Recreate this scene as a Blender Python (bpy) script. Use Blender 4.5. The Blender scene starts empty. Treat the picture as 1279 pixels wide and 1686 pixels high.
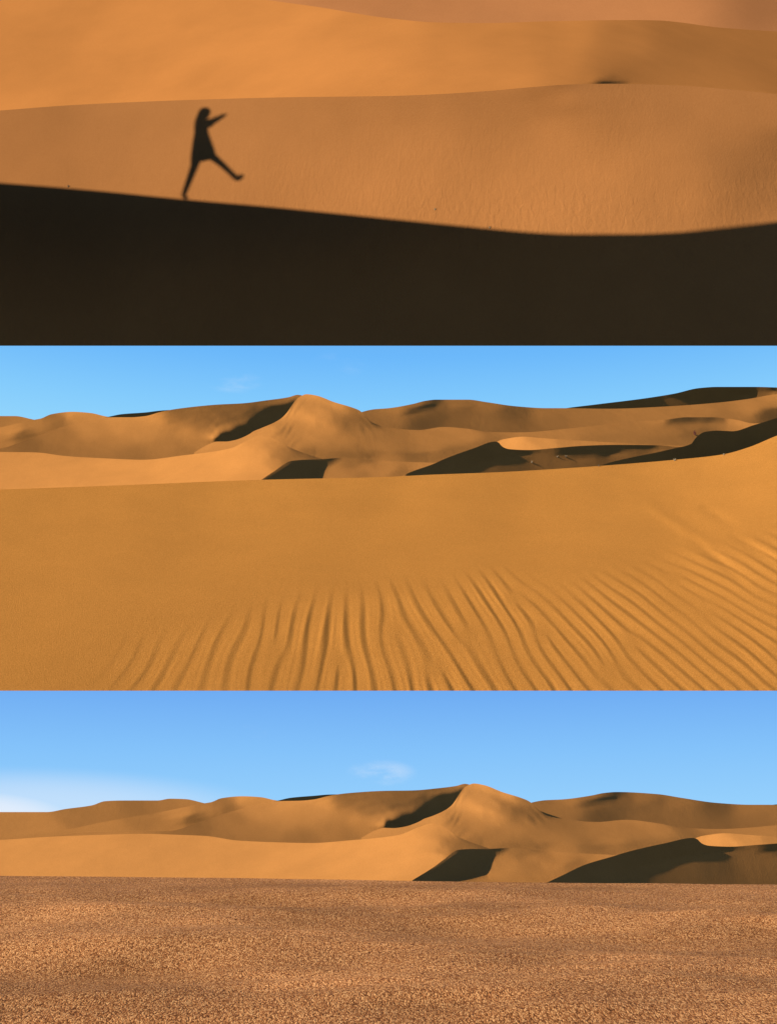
import bpy, math, random
import numpy as np
from mathutils import Vector

# ------------------------------------------------------------------ scene, camera, sun
sc = bpy.context.scene
PITCH = math.radians(17.5)
F = 1900.0                       # focal length in units of a 1279 x 1686 picture
CAM = np.array([0.0, 0.0, 0.25])
SUN_AZ, SUN_EL = math.radians(60), math.radians(20)
SUN_DIR = np.array([math.sin(SUN_AZ)*math.cos(SUN_EL), math.cos(SUN_AZ)*math.cos(SUN_EL), -math.sin(SUN_EL)])
TO_SUN = -SUN_DIR
cp, sp = math.cos(PITCH), math.sin(PITCH)
FWD = np.array([0, cp, sp]); UP = np.array([0, -sp, cp])

def ray(X, Y):
    u = (np.asarray(X, float)-639.5)/F; v = (843.0-np.asarray(Y, float))/F
    return np.stack([u, cp - v*sp, sp + v*cp], -1)
def at(X, Y, t):
    return CAM + np.asarray(t, float)[..., None]*ray(X, Y)
def to_px(P):
    d = np.asarray(P) - CAM; t = d@FWD
    return 639.5 + F*d[..., 0]/t, 843 - F*(d@UP)/t, t

cam = bpy.data.cameras.new('camera'); camo = bpy.data.objects.new('camera', cam)
sc.collection.objects.link(camo); sc.camera = camo
cam.sensor_fit = 'VERTICAL'; cam.sensor_height = 24; cam.lens = 24*F/1686
cam.clip_start = 0.02; cam.clip_end = 2000
camo.location = CAM; camo.rotation_euler = (math.pi/2 + PITCH, 0, 0)

L = bpy.data.lights.new('sun', 'SUN'); L.energy = 5.0; L.angle = math.radians(0.5); L.color = (1.0, 0.87, 0.66)
lo = bpy.data.objects.new('sun', L); sc.collection.objects.link(lo)
lo.rotation_euler = Vector(SUN_DIR).to_track_quat('-Z', 'Y').to_euler()
lo.location = (-8, -6, 12)

sc.view_settings.view_transform = 'Standard'; sc.view_settings.look = 'None'
sc.view_settings.exposure = 0.3; sc.view_settings.gamma = 1
sc.cycles.max_bounces = 5; sc.cycles.diffuse_bounces = 0

# ------------------------------------------------------------------ small numeric helpers
def srgb(r, g, b):
    f = lambda c: (c/255/12.92) if c/255 < .04045 else ((c/255+.055)/1.055)**2.4
    return (f(r), f(g), f(b), 1)

def pchip(px, py, x):
    px = np.asarray(px, float); py = np.asarray(py, float)
    h = np.diff(px); d = np.diff(py)/h
    m = np.zeros_like(px); m[0], m[-1] = d[0], d[-1]
    for i in range(1, len(px)-1):
        if d[i-1]*d[i] > 0:
            w1, w2 = 2*h[i]+h[i-1], h[i]+2*h[i-1]
            m[i] = (w1+w2)/(w1/d[i-1] + w2/d[i])
    x = np.clip(x, px[0], px[-1])
    i = np.clip(np.searchsorted(px, x)-1, 0, len(h)-1)
    s = (x-px[i])/h[i]
    return ((1+2*s)*(1-s)**2*py[i] + s*(1-s)**2*h[i]*m[i] + s*s*(3-2*s)*py[i+1] + s*s*(s-1)*h[i]*m[i+1])

def blend_samples(S, X, Y, ysc=2.0, power=4, soft=6.0):
    S = np.asarray(S, float)
    num = np.zeros(X.shape); den = np.zeros(X.shape)
    for x, y, val in S:
        w = 1/((X-x)**2 + (ysc*(Y-y))**2 + soft**2)**(power/2)
        num += w*val; den += w
    return num/den

def poly_sd(poly, X, Y):
    """signed distance to a polygon, positive inside"""
    P = np.asarray(poly, float); Q = np.roll(P, -1, 0)
    ins = np.zeros(X.shape, bool); dist = np.full(X.shape, 1e9)
    for (x0, y0), (x1, y1) in zip(P, Q):
        c = ((y0 > Y) != (y1 > Y)) & (X < (x1-x0)*(Y-y0)/((y1-y0) if y1 != y0 else 1e-9) + x0)
        ins ^= c
        l2 = (x1-x0)**2 + (y1-y0)**2 + 1e-9
        k = np.clip(((X-x0)*(x1-x0) + (Y-y0)*(y1-y0))/l2, 0, 1)
        dist = np.minimum(dist, np.hypot(X-x0-k*(x1-x0), Y-y0-k*(y1-y0)))
    return np.where(ins, dist, -dist)

def upsample(A, k, axis):
    """Catmull-Rom interpolation between grid rows"""
    A = np.moveaxis(A, axis, 0); n = A.shape[0]
    pad = np.concatenate([2*A[:1]-A[1:2], A, 2*A[-1:]-A[-2:-1]], 0)
    x = np.linspace(0, n-1, (n-1)*k+1); i = np.minimum(x.astype(int), n-2); s = (x-i)
    s = s.reshape(-1, *([1]*(A.ndim-1)))
    p0, p1, p2, p3 = pad[i], pad[i+1], pad[i+2], pad[i+3]
    R = .5*(2*p1 + (p2-p0)*s + (2*p0-5*p1+4*p2-p3)*s*s + (3*p1-p0-3*p2+p3)*s**3)
    return np.moveaxis(R, 0, axis)

_rng = np.random.RandomState(7)
def wobble(X, Y, lx, ly, n=10, seed=0):
    r = np.random.RandomState(seed); out = np.zeros(X.shape)
    for _ in range(n):
        a = r.uniform(0, 2*math.pi); kx = math.cos(a)*r.uniform(.5, 1.3)*2*math.pi/lx; ky = math.sin(a)*r.uniform(.5, 1.3)*2*math.pi/ly
        out += np.sin(kx*X + ky*Y + r.uniform(0, 6.28))
    return out/math.sqrt(n/2)

def steps(*segs):
    v = []
    for a, b, n in segs: v += list(np.arange(a, b, n))
    return np.array(v + [segs[-1][1]], float)

# ------------------------------------------------------------------ dune relief: find the slopes that the sun lights as wanted
def relief(xs, ytop, ybot, ns, qtop, qbot, samples, darks=(), lam=.035, w_p=.15, iters=25, ysc=2.0, soft=9.0, edge=3.0, gmax=4.0):
    """Depth of a sand surface over its outline: starts from a plain slope and bends it until the angle between its
    surface and the sun is the wanted one everywhere (the light itself is the sun lamp's)."""
    xs = np.asarray(xs, float); nx = len(xs)
    s = np.linspace(0, 1, ns)
    yt, yb = ytop, np.maximum(ybot, ytop+10)
    X = np.repeat(xs[:, None], ns, 1); Y = yt[:, None] + (yb-yt)[:, None]*s[None]
    gp = np.log(qbot)[:, None]*s[None] + np.log(qtop)[:, None]*(1-s[None])
    r = ray(X, Y).reshape(-1, 3)
    mid = lambda A: .25*(A[1:, 1:]+A[:-1, 1:]+A[1:, :-1]+A[:-1, :-1])
    Xc, Yc = mid(X), mid(Y)
    T = blend_samples(samples, Xc, Yc, ysc, soft=soft)
    for poly, val in darks:
        k = np.clip(poly_sd(poly, Xc, Yc)/(2*edge)+.5, 0, 1); T = T*(1-k) + val*k
    idx = np.arange(nx*ns).reshape(nx, ns); N = nx*ns
    corners = [idx[:-1, :-1].ravel(), idx[1:, :-1].ravel(), idx[:-1, 1:].ravel(), idx[1:, 1:].ravel()]
    hx = np.diff(xs)[:, None]*np.ones((1, ns-1)); hy = mid_hy = .5*((Y[1:, 1:]-Y[1:, :-1]) + (Y[:-1, 1:]-Y[:-1, :-1]))
    sh = .5*((Y[1:, 1:]-Y[:-1, 1:]) + (Y[1:, :-1]-Y[:-1, :-1]))     # rise of a column step in the picture
    dI = lambda g: .5*((g[1:, 1:]-g[:-1, 1:]) + (g[1:, :-1]-g[:-1, :-1]))
    dJ = lambda g: .5*((g[1:, 1:]-g[1:, :-1]) + (g[:-1, 1:]-g[:-1, :-1]))
    gy = dJ(gp)/hy; gx0 = (dI(gp) - gy*sh)/hx
    # first guess: the sideways slope that gives the wanted angle with the plain fall line
    rc = ray(Xc, Yc); rX = np.array([1, 0, 0])/F; rY = np.array([0, sp, -cp])/F
    cand = np.linspace(-gmax, gmax, 161)/F
    best = np.full(Xc.shape, 1e9); pick = np.zeros(Xc.shape)
    for c in cand:
        PX = rX + (gx0+c)[..., None]*rc; PY = rY + gy[..., None]*rc
        n = np.cross(PX, PY); n /= np.linalg.norm(n, axis=-1, keepdims=True)
        n = np.where((np.sum(n*rc, -1) > 0)[..., None], -n, n)
        cost = (n@TO_SUN - T)**2 + 2e-4*(c*F)**2
        m = cost < best; best[m] = cost[m]; pick[m] = c
    gxw = (gx0 + pick)
    A = np.zeros((N, N)); rhs = np.zeros(N)
    def acc(A, rows, cf, wt, rhs=None, target=None):
        for i in range(len(rows)):
            if rhs is not None: np.add.at(rhs, rows[i], wt*cf[i]*target)
            for j in range(len(rows)): np.add.at(A, (rows[i], rows[j]), wt*cf[i]*cf[j])
    fI = (gxw*hx + gy*sh).ravel(); fJ = (gy*hy).ravel()
    wI = (F/hx).ravel()**2; wJ = (F/hy).ravel()**2*.7
    acc(A, corners, [-.5, .5, -.5, .5], wI, rhs, fI)
    acc(A, corners, [-.5, -.5, .5, .5], wJ, rhs, fJ)
    # curvature
    S = np.zeros((N, N))
    h1 = .5*(xs[2:]-xs[:-2]); lx = (lam*F/h1)[:, None]*np.ones((1, ns))
    acc(S, [idx[:-2].ravel(), idx[1:-1].ravel(), idx[2:].ravel()], [1, -2, 1], (lx**2).ravel())
    hv = (Y[:, 2:]-Y[:, :-2])/2; ly = lam*F/hv
    acc(S, [idx[:, :-2].ravel(), idx[:, 1:-1].ravel(), idx[:, 2:].ravel()], [1, -2, 1], (ly**2).ravel())
    lc = 2*lam*F/np.sqrt(hx*hy)
    acc(S, corners, [1, -1, -1, 1], (lc**2).ravel())
    pull = np.zeros(N); pull[:] = w_p**2
    A += .15*S; A[np.arange(N), np.arange(N)] += pull + 1e-3
    g = np.linalg.solve(A, rhs + (pull+1e-3)*gp.ravel())
    def shade(P):
        a, b_, c, d = P
        n = np.cross(d-a, c-b_); n /= np.linalg.norm(n, axis=-1, keepdims=True)+1e-15
        n = np.where((np.sum(n*(a+b_+c+d), -1) > 0)[:, None], -n, n)
        return n@TO_SUN
    W = 1.0
    # the kept slope: stay near the first guess in sideways slope and fall line, weakly
    K = np.zeros((N, N)); kr = np.zeros(N)
    acc(K, corners, [-.5, -.5, .5, .5], wJ*.012, kr, fJ)
    K[np.arange(N), np.arange(N)] += pull; kr += pull*gp.ravel()
    gd = gp.ravel()
    def total(g):
        I = shade([np.exp(g[c])[:, None]*r[c] for c in corners])
        return I, W*np.sum((I-T.ravel())**2) + g@S@g + g@K@g - 2*kr@g
    I, f = total(g); mu = 1e-2
    for it in range(iters):
        P = np.exp(g)[:, None]*r; pc = [P[c] for c in corners]
        res = I - T.ravel(); J = []
        for k in range(4):
            q = list(pc); q[k] = pc[k]*(1+1e-5); J.append((shade(q)-I)/1e-5)
        H = S + K; rh = kr - (S+K)@g
        for i in range(4):
            np.add.at(rh, corners[i], -J[i]*res)
            for j in range(4): np.add.at(H, (corners[i], corners[j]), J[i]*J[j])
        ok = False
        D = np.diag(H).copy()
        for _ in range(5):
            H2 = H.copy(); H2[np.arange(N), np.arange(N)] += mu*D + 1e-6
            st = np.linalg.solve(H2, rh)
            I2, f2 = total(g+st)
            if f2 < f:
                ok = True; done = (f-f2) < 1e-3*abs(f2)*.2; g = g+st; I, f = I2, f2; mu = max(mu*.3, 1e-5); break
            mu *= 5
        if not ok or done: break
    rms = float(np.sqrt(np.mean((I-T.ravel())**2)))
    return X, Y, np.exp(g).reshape(nx, ns), rms

def grid_mesh(name, rows, mat, smooth=True):
    """rows: list of (n,3) arrays; breaks in shading where two rows repeat"""
    P = np.concatenate(rows, 0); n = len(rows[0]); m = len(rows)
    i = np.arange(m-1)[:, None]*n + np.arange(n-1)[None]
    same = np.array([np.allclose(rows[k], rows[k+1]) for k in range(m-1)])
    i = i[~same].ravel()
    faces = np.stack([i, i+1, i+n+1, i+n], -1)
    me = bpy.data.meshes.new(name)
    me.vertices.add(len(P)); me.vertices.foreach_set('co', P.astype(np.float32).ravel())
    me.loops.add(faces.size); me.loops.foreach_set('vertex_index', faces.ravel().astype(np.int32))
    me.polygons.add(len(faces)); me.polygons.foreach_set('loop_start', np.arange(0, faces.size, 4, dtype=np.int32))
    me.polygons.foreach_set('use_smooth', np.full(len(faces), smooth))
    me.update(calc_edges=True); me.validate()
    me.materials.append(mat)
    o = bpy.data.objects.new(name, me); sc.collection.objects.link(o)
    return o

def structure(o, label=None):
    o['kind'] = 'structure'
    if label: o['label'] = label
    return o

# ------------------------------------------------------------------ materials
def nodes_of(m):
    m.use_nodes = True; nt = m.node_tree
    return nt, nt.nodes['Principled BSDF']
def sand_material(name, base, light, dark, grain, grain_bump, patch_scale, patch_amount=.5, ripple=None, stretch=(1, 1, 1), spec=.0, grain_col=.35, grain_stretch=(1, 1, 1), streak=None):
    m = bpy.data.materials.new(name); nt, b = nodes_of(m); N = nt.nodes.new; lk = nt.links.new
    b.inputs['Roughness'].default_value = 1; b.inputs['Specular IOR Level'].default_value = spec
    geo = N('ShaderNodeNewGeometry')
    mp = N('ShaderNodeMapping'); mp.inputs['Scale'].default_value = stretch; lk(geo.outputs['Position'], mp.inputs[0])
    n1 = N('ShaderNodeTexNoise'); n1.inputs['Scale'].default_value = patch_scale; n1.inputs['Detail'].default_value = 6; n1.inputs['Roughness'].default_value = .6
    lk(mp.outputs[0], n1.inputs['Vector'])
    n2 = N('ShaderNodeTexNoise'); n2.inputs['Scale'].default_value = grain; n2.inputs['Detail'].default_value = 3; n2.inputs['Roughness'].default_value = .7
    gm = N('ShaderNodeMapping'); gm.inputs['Scale'].default_value = grain_stretch; lk(geo.outputs['Position'], gm.inputs[0]); lk(gm.outputs[0], n2.inputs['Vector'])
    r1 = N('ShaderNodeMapRange'); r1.inputs[1].default_value = .35; r1.inputs[2].default_value = .65; lk(n1.outputs[0], r1.inputs[0])
    r2 = N('ShaderNodeMapRange'); r2.inputs[1].default_value = .3; r2.inputs[2].default_value = .7; lk(n2.outputs[0], r2.inputs[0])
    mx = N('ShaderNodeMix'); mx.data_type = 'RGBA'; mx.inputs[6].default_value = (*dark, 1); mx.inputs[7].default_value = (*light, 1); lk(r2.outputs[0], mx.inputs[0])
    m2 = N('ShaderNodeMix'); m2.data_type = 'RGBA'; m2.inputs[0].default_value = grain_col; m2.inputs[6].default_value = (*base, 1); lk(mx.outputs[2], m2.inputs[7])
    hsv = N('ShaderNodeHueSaturation'); lk(m2.outputs[2], hsv.inputs['Color'])
    mr = N('ShaderNodeMapRange'); mr.inputs[3].default_value = 1-.22*patch_amount; mr.inputs[4].default_value = 1+.22*patch_amount; lk(r1.outputs[0], mr.inputs[0]); lk(mr.outputs[0], hsv.inputs['Value'])
    lk(hsv.outputs[0], b.inputs['Base Color'])
    bp = N('ShaderNodeBump'); bp.inputs['Strength'].default_value = 1; bp.inputs['Distance'].default_value = grain_bump; lk(n2.outputs[0], bp.inputs['Height'])
    last = bp
    if ripple:
        wl, amp = ripple
        rm = N('ShaderNodeMapping'); rm.inputs['Scale'].default_value = (1, .3, .42); rm.inputs['Rotation'].default_value = (0, .25, 0); lk(geo.outputs['Position'], rm.inputs[0])
        wv = N('ShaderNodeTexNoise'); wv.inputs['Scale'].default_value = .85/wl; wv.inputs['Detail'].default_value = 1.5; wv.inputs['Distortion'].default_value = .7
        lk(rm.outputs[0], wv.inputs['Vector'])
        at_ = N('ShaderNodeAttribute'); at_.attribute_name = 'ripple'
        ml = N('ShaderNodeMath'); ml.operation = 'MULTIPLY'; lk(wv.outputs[0], ml.inputs[0]); lk(at_.outputs['Fac'], ml.inputs[1])
        b2 = N('ShaderNodeBump'); b2.inputs['Strength'].default_value = 1; b2.inputs['Distance'].default_value = amp; lk(ml.outputs[0], b2.inputs['Height']); lk(bp.outputs[0], b2.inputs['Normal']); last = b2
    if streak:
        scl, amp = streak
        sm = N('ShaderNodeMapping'); sm.inputs['Scale'].default_value = (1, .7, .22); sm.inputs['Rotation'].default_value = (0, .35, .2); lk(geo.outputs['Position'], sm.inputs[0])
        sn = N('ShaderNodeTexNoise'); sn.inputs['Scale'].default_value = scl; sn.inputs['Detail'].default_value = 4; sn.inputs['Roughness'].default_value = .6; lk(sm.outputs[0], sn.inputs['Vector'])
        b3 = N('ShaderNodeBump'); b3.inputs['Strength'].default_value = 1; b3.inputs['Distance'].default_value = amp; lk(sn.outputs[0], b3.inputs['Height']); lk(last.outputs[0], b3.inputs['Normal']); last = b3
    lk(last.outputs[0], b.inputs['Normal'])
    return m

M_DUNE = sand_material('dune sand', (.56, .240, .064), (.62, .29, .09), (.45, .18, .042), 90, .002, 3.2, .2, streak=(12, .0024))
M_DUNE_NEAR = sand_material('dune sand seen close', (.56, .245, .07), (.62, .29, .09), (.45, .18, .042), 300, .0006, 9, .2, streak=(40, .0006))
M_RIPPLE = sand_material('rippled sand', (.55, .232, .047), (.76, .36, .09), (.38, .135, .02), 210, .004, 2.2, .14, grain_col=.9)
def gravel_material():
    m = bpy.data.materials.new('coarse sand'); nt, b = nodes_of(m); N = nt.nodes.new; lk = nt.links.new
    b.inputs['Roughness'].default_value = .9; b.inputs['Specular IOR Level'].default_value = .1
    geo = N('ShaderNodeNewGeometry')
    def mapped_(sc_):
        q = N('ShaderNodeMapping'); q.inputs['Scale'].default_value = sc_; lk(geo.outputs['Position'], q.inputs[0]); return q.outputs[0]
    vo = N('ShaderNodeTexVoronoi'); vo.inputs['Scale'].default_value = 760; lk(mapped_((1, .42, 1)), vo.inputs['Vector'])
    sp_ = N('ShaderNodeSeparateColor'); lk(vo.outputs['Color'], sp_.inputs[0])
    n2 = N('ShaderNodeTexNoise'); n2.inputs['Scale'].default_value = 320; n2.inputs['Detail'].default_value = 4; n2.inputs['Roughness'].default_value = .75; lk(mapped_((1, .36, 1)), n2.inputs['Vector'])
    n1 = N('ShaderNodeTexNoise'); n1.inputs['Scale'].default_value = 2.6; n1.inputs['Detail'].default_value = 7; n1.inputs['Roughness'].default_value = .62; lk(mapped_((1, 1.5, 1)), n1.inputs['Vector'])
    def mth(op, a, b_, c=None):
        q = N('ShaderNodeMath'); q.operation = op
        for i, v in enumerate((a, b_)):
            if isinstance(v, (int, float)): q.inputs[i].default_value = v
            else: lk(v, q.inputs[i])
        return q.outputs[0]
    stretch_noise = N('ShaderNodeMapRange'); stretch_noise.inputs[1].default_value = .32; stretch_noise.inputs[2].default_value = .68; lk(n2.outputs[0], stretch_noise.inputs[0])
    mixv = mth('ADD', mth('MULTIPLY', sp_.outputs[0], .6), mth('MULTIPLY', stretch_noise.outputs[0], .4))
    rp = N('ShaderNodeValToRGB'); cr_ = rp.color_ramp
    cr_.elements[0].position = .12; cr_.elements[0].color = (.1, .032, .011, 1); cr_.elements[1].position = .92; cr_.elements[1].color = (.95, .52, .225, 1)
    e = cr_.elements.new(.5); e.color = (.485, .193, .066, 1)
    lk(mixv, rp.inputs[0])
    hs = N('ShaderNodeHueSaturation'); lk(rp.outputs[0], hs.inputs['Color'])
    v_ = N('ShaderNodeMapRange'); v_.inputs[1].default_value = .3; v_.inputs[2].default_value = .7; v_.inputs[3].default_value = .74; v_.inputs[4].default_value = 1.36; lk(n1.outputs[0], v_.inputs[0]); lk(v_.outputs[0], hs.inputs['Value'])
    lk(hs.outputs[0], b.inputs['Base Color'])
    hgt_ = mth('SUBTRACT', mth('MULTIPLY', n2.outputs[0], .8), mth('MULTIPLY', vo.outputs['Distance'], .55))
    bp = N('ShaderNodeBump'); bp.inputs['Strength'].default_value = 1; bp.inputs['Distance'].default_value = .0013; lk(hgt_, bp.inputs['Height']); lk(bp.outputs[0], b.inputs['Normal'])
    return m
M_GRAVEL = gravel_material()
M_RED = sand_material('red sand', (.348, .149, .05), (.38, .17, .06), (.3, .124, .04), 30, .004, .35, .3, ripple=(.085, .016), grain_col=.3)
M_PALE = sand_material('pale red sand', (.46, .19, .072), (.5, .22, .085), (.4, .16, .055), 20, .004, .25, .3, grain_col=.3)
M_REDFAR = sand_material('orange sand', (.47, .19, .052), (.5, .2, .058), (.42, .17, .045), 20, .004, .25, .35, grain_col=.3)

# ------------------------------------------------------------------ the dune field of the middle and the lower desert
FIELD = []   # name, x-steps, top outline, bottom outline, (depth at top, at bottom), wanted sun angles, hollows turned away from the sun
def field(*a, **k): FIELD.append((a, k))
DK = -.09
field('far left dune', steps((-800, -300, 50), (-300, 90, 12)), [(-800, 703), (-277, 707), (-200, 707), (-170, 702), (-127, 696), (-105, 689), (-77, 688), (-20, 688), (0, 685), (25, 685), (52, 690), (90, 700)],
      [(-800, 760), (90, 750)], (1.56, 1.50),
      [(-250, 720, .42), (-150, 715, .33), (-100, 700, .36), (-60, 700, .3), (0, 692, .36), (30, 692, .4), (-200, 735, .45), (-100, 735, .36)])
field('left bump dune', steps((-300, 290, 12)), [(-300, 752), (-180, 738), (-100, 722), (0, 704), (52, 692), (68, 689), (85, 682), (120, 678), (150, 680), (172, 685), (200, 690), (290, 700)],
      [(-300, 790), (290, 760)], (1.47, 1.42),
      [(120, 683, .6), (95, 690, .34), (130, 692, .5), (160, 690, .55), (60, 699, .4), (20, 708, .52), (-40, 722, .35), (40, 718, .22), (0, 735, .4), (-100, 735, .42), (100, 705, .3), (60, 730, .32), (200, 700, .5)])
field('dune ridge in shade', steps((160, 300, 8)), [(160, 690), (180, 686), (200, 682), (240, 679), (265, 676), (300, 674)], [(160, 720), (300, 715)], (1.5, 1.46),
      [(200, 683, DK), (280, 680, DK), (240, 690, DK)])
field('far right dark dune', steps((900, 1279, 10), (1279, 2000, 45)), [(900, 678), (925, 673), (980, 666), (1060, 656), (1110, 648), (1150, 639), (1180, 637), (1240, 637), (1279, 638), (1600, 655), (2000, 690)],
      [(900, 705), (2000, 730)], (1.55, 1.535),
      [(950, 672, DK), (1050, 662, DK), (1120, 650, -.05), (1110, 660, .05), (1060, 668, -.1), (1180, 645, DK), (1220, 645, -.1), (1240, 656, .22), (1279, 648, .3), (1279, 640, -.02), (1400, 660, .4), (1700, 680, .4)])
field('long brown dune', steps((540, 1290, 10), (1290, 2000, 50)), [(540, 700), (590, 680), (615, 674), (640, 672), (680, 665), (700, 660), (718, 658), (770, 658), (800, 662), (850, 669), (900, 672), (922, 672), (1000, 673), (1100, 669), (1190, 662), (1230, 657), (1279, 649), (1500, 640), (2000, 660)],
      [(540, 725), (2000, 730)], (1.5, 1.38),
      [(650, 674, .36), (680, 669, .3), (690, 676, .2), (722, 672, .2), (715, 685, .17), (700, 697, .15), (755, 661, .34), (800, 665, .34), (760, 680, .2), (760, 697, .22), (800, 690, .23), (850, 682, .2), (850, 704, .22), (640, 690, .28), (605, 690, .26), (900, 677, .34), (900, 695, .27), (960, 685, .33), (1050, 680, .36), (1150, 675, .36), (1230, 665, .45), (1279, 655, .5), (1200, 685, .3), (1275, 684, .04), (1400, 660, .45), (1700, 680, .45)],
      darks=[([(658, 680), (690, 669), (712, 660), (725, 661), (718, 672), (690, 678), (675, 681)], .0)])
field('left dune with hollow', steps((-400, -60, 30), (-60, 500, 7), (500, 620, 12)), [(-400, 770), (-240, 752), (-120, 740), (0, 738), (40, 726), (100, 704), (150, 692), (180, 687), (215, 687), (240, 685), (262, 679), (275, 676), (300, 672), (360, 666), (400, 664), (440, 659), (475, 654), (490, 650), (500, 652), (512, 664), (530, 700), (560, 752), (620, 762)],
      [(-400, 800), (0, 770), (500, 765), (620, 765)], (1.42, 1.33),
      [(50, 735, .25), (90, 735, .3), (100, 722, .36), (200, 700, .56), (150, 705, .5), (255, 690, .6), (240, 700, .54), (150, 742, .33), (220, 752, .3), (262, 700, .56), (295, 680, .25), (283, 692, .3), (340, 690, .25), (330, 703, .3), (350, 716, .5), (310, 714, .52), (400, 672, .25), (380, 690, .22), (440, 664, .24), (470, 660, .3), (520, 700, .3), (600, 764, .35), (420, 680, .12), (340, 730, .46), (280, 735, .38), (300, 745, .34), (360, 740, .4), (-100, 760, .42), (-240, 765, .4)],
      darks=[([(354, 724), (362, 714), (385, 705), (405, 697), (420, 685), (432, 675), (452, 668), (490, 664), (500, 690), (430, 740), (380, 745)], -.09)], edge=2.5, soft=16.0)
field('peak dune and plain', steps((320, 430, 9), (430, 520, 5), (520, 1290, 9), (1290, 2000, 60)), [(320, 745), (345, 731), (358, 727), (372, 727), (385, 725), (412, 714), (416, 711), (430, 705), (453, 695), (464, 688), (472, 680), (479, 670), (486, 660), (494, 653), (505, 649), (520, 651), (550, 662), (580, 671), (592, 676), (606, 690), (618, 699), (640, 704), (690, 708), (730, 703), (770, 706), (800, 711), (850, 712), (960, 703), (1030, 695), (1095, 691), (1130, 687), (1170, 687), (1210, 691), (1240, 697), (1279, 694), (1500, 680), (2000, 690)],
      [(320, 790), (2000, 790)], (1.30, 1.17),
      [(500, 660, .55), (520, 655, .62), (487, 667, .5), (560, 668, .62), (490, 688, .66), (510, 690, .71), (470, 698, .56), (530, 697, .66), (535, 688, .54), (520, 673, .5), (545, 675, .42), (560, 680, .36), (555, 690, .4), (580, 685, .3), (575, 697, .29), (595, 694, .28), (600, 702, .28), (540, 705, .55), (590, 711, .44), (520, 708, .55), (650, 706, .42), (440, 706, .6), (410, 718, .6), (385, 730, .58), (471, 709, .34), (500, 712, .5), (430, 725, .6), (500, 722, .42), (560, 720, .42), (640, 720, .4), (450, 735, .5), (470, 740, .32), (520, 745, .25), (600, 748, .23), (680, 750, .22), (750, 744, .26), (820, 731, .28), (620, 734, .38), (700, 736, .4), (720, 720, .46), (760, 715, .48), (700, 712, .46), (470, 755, .28), (560, 752, .22), (640, 756, .34), (840, 715, .42), (900, 712, .38), (900, 722, .4), (1000, 703, .36), (1000, 722, .3), (1100, 710, .34), (1080, 697, .4), (1110, 690, .12), (1135, 689, .0), (1165, 689, .04), (1190, 690, .2), (1150, 697, .33), (1200, 697, .52), (1225, 697, .55), (1180, 702, .38), (1100, 725, .28), (1140, 715, .25), (1160, 708, .2), (1279, 700, .3), (1500, 700, .4)],
      darks=[([(1092, 692), (1110, 688), (1140, 686), (1178, 687), (1150, 691)], .05)], edge=2.0, ysc=3.0)
field('front left dune', steps((-800, -60, 40), (-60, 560, 9)), [(-800, 760), (-300, 754), (-180, 747), (-30, 743), (0, 744), (60, 745), (110, 751), (180, 755), (235, 757), (300, 750), (380, 738), (410, 724), (430, 717), (445, 720), (480, 738), (560, 765)],
      [(-800, 830), (0, 820), (430, 805), (560, 800)], (1.20, 1.08),
      [(-600, 790, .58), (-300, 770, .6), (-150, 770, .6), (0, 760, .56), (0, 790, .6), (100, 770, .6), (100, 795, .62), (200, 772, .66), (200, 790, .64), (300, 768, .7), (300, 785, .68), (380, 755, .76), (380, 780, .7), (405, 745, .74), (425, 730, .64), (430, 750, .68), (430, 775, .68), (445, 735, .54), (450, 760, .45), (460, 748, .36), (475, 760, .26), (490, 750, .3), (520, 760, .26)])
field('hollow in shade', steps((400, 800, 7)), [(400, 812), (432, 789), (450, 777), (480, 759), (500, 757), (530, 756), (560, 754), (620, 758), (660, 760), (720, 762), (800, 764)], [(400, 825), (800, 805)], (1.12, 1.06),
      [(580, 764, .3), (600, 770, .42), (640, 768, .46), (690, 766, .48), (560, 778, .42), (620, 778, .42), (600, 785, .34), (660, 780, .3), (760, 775, .4), (600, 758, .26), (680, 762, .42)],
      darks=[([(390, 800), (432, 787), (480, 757), (500, 755), (560, 753), (552, 759), (538, 768), (529, 778), (522, 800), (400, 830)], -.05)], edge=6)
field('bright tip dune', steps((790, 1290, 9), (1290, 1500, 40)), [(790, 748), (812, 733), (822, 725), (835, 722), (860, 719), (900, 722), (1000, 728), (1090, 733), (1290, 738), (1500, 735)], [(790, 775), (1500, 775)], (1.155, 1.11),
      [(826, 729, .66), (840, 727, .72), (850, 735, .7), (870, 733, .66), (880, 725, .5), (900, 733, .54), (930, 727, .42), (960, 731, .44), (1050, 731, .38), (1200, 740, .38)])
field('slip face of tip dune', steps((596, 1300, 9), (1300, 1500, 40)), [(596, 822), (640, 797), (672, 779), (718, 762), (724, 759), (780, 738), (815, 727), (821, 729), (826, 735), (838, 739.5), (870, 741), (910, 738), (960, 734), (1010, 732.5), (1080, 733), (1120, 736), (1500, 740)], [(596, 835), (640, 815), (1500, 800)], (1.075, 1.045),
      [(960, 737, .0), (1010, 736, .04), (1070, 735, .1), (990, 742, .06), (960, 745, .03), (900, 765, .19), (960, 755, .2), (1020, 747, .22), (850, 772, .13), (1080, 742, .24), (800, 775, .15), (760, 782, .13), (1100, 750, .24), (930, 760, .2), (1300, 760, .2), (690, 792, .0)],
      darks=[([(915, 731), (1000, 728), (1095, 733), (1050, 740), (1000, 746), (960, 751), (915, 752)], -.01), ([(640, 800), (672, 776), (720, 756), (780, 734), (822, 722), (840, 736), (870, 739), (905, 736), (895, 741), (850, 749), (805, 759), (760, 775), (730, 790), (712, 815), (640, 840), (580, 840), (600, 815)], -.04)], edge=2.2)
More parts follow.
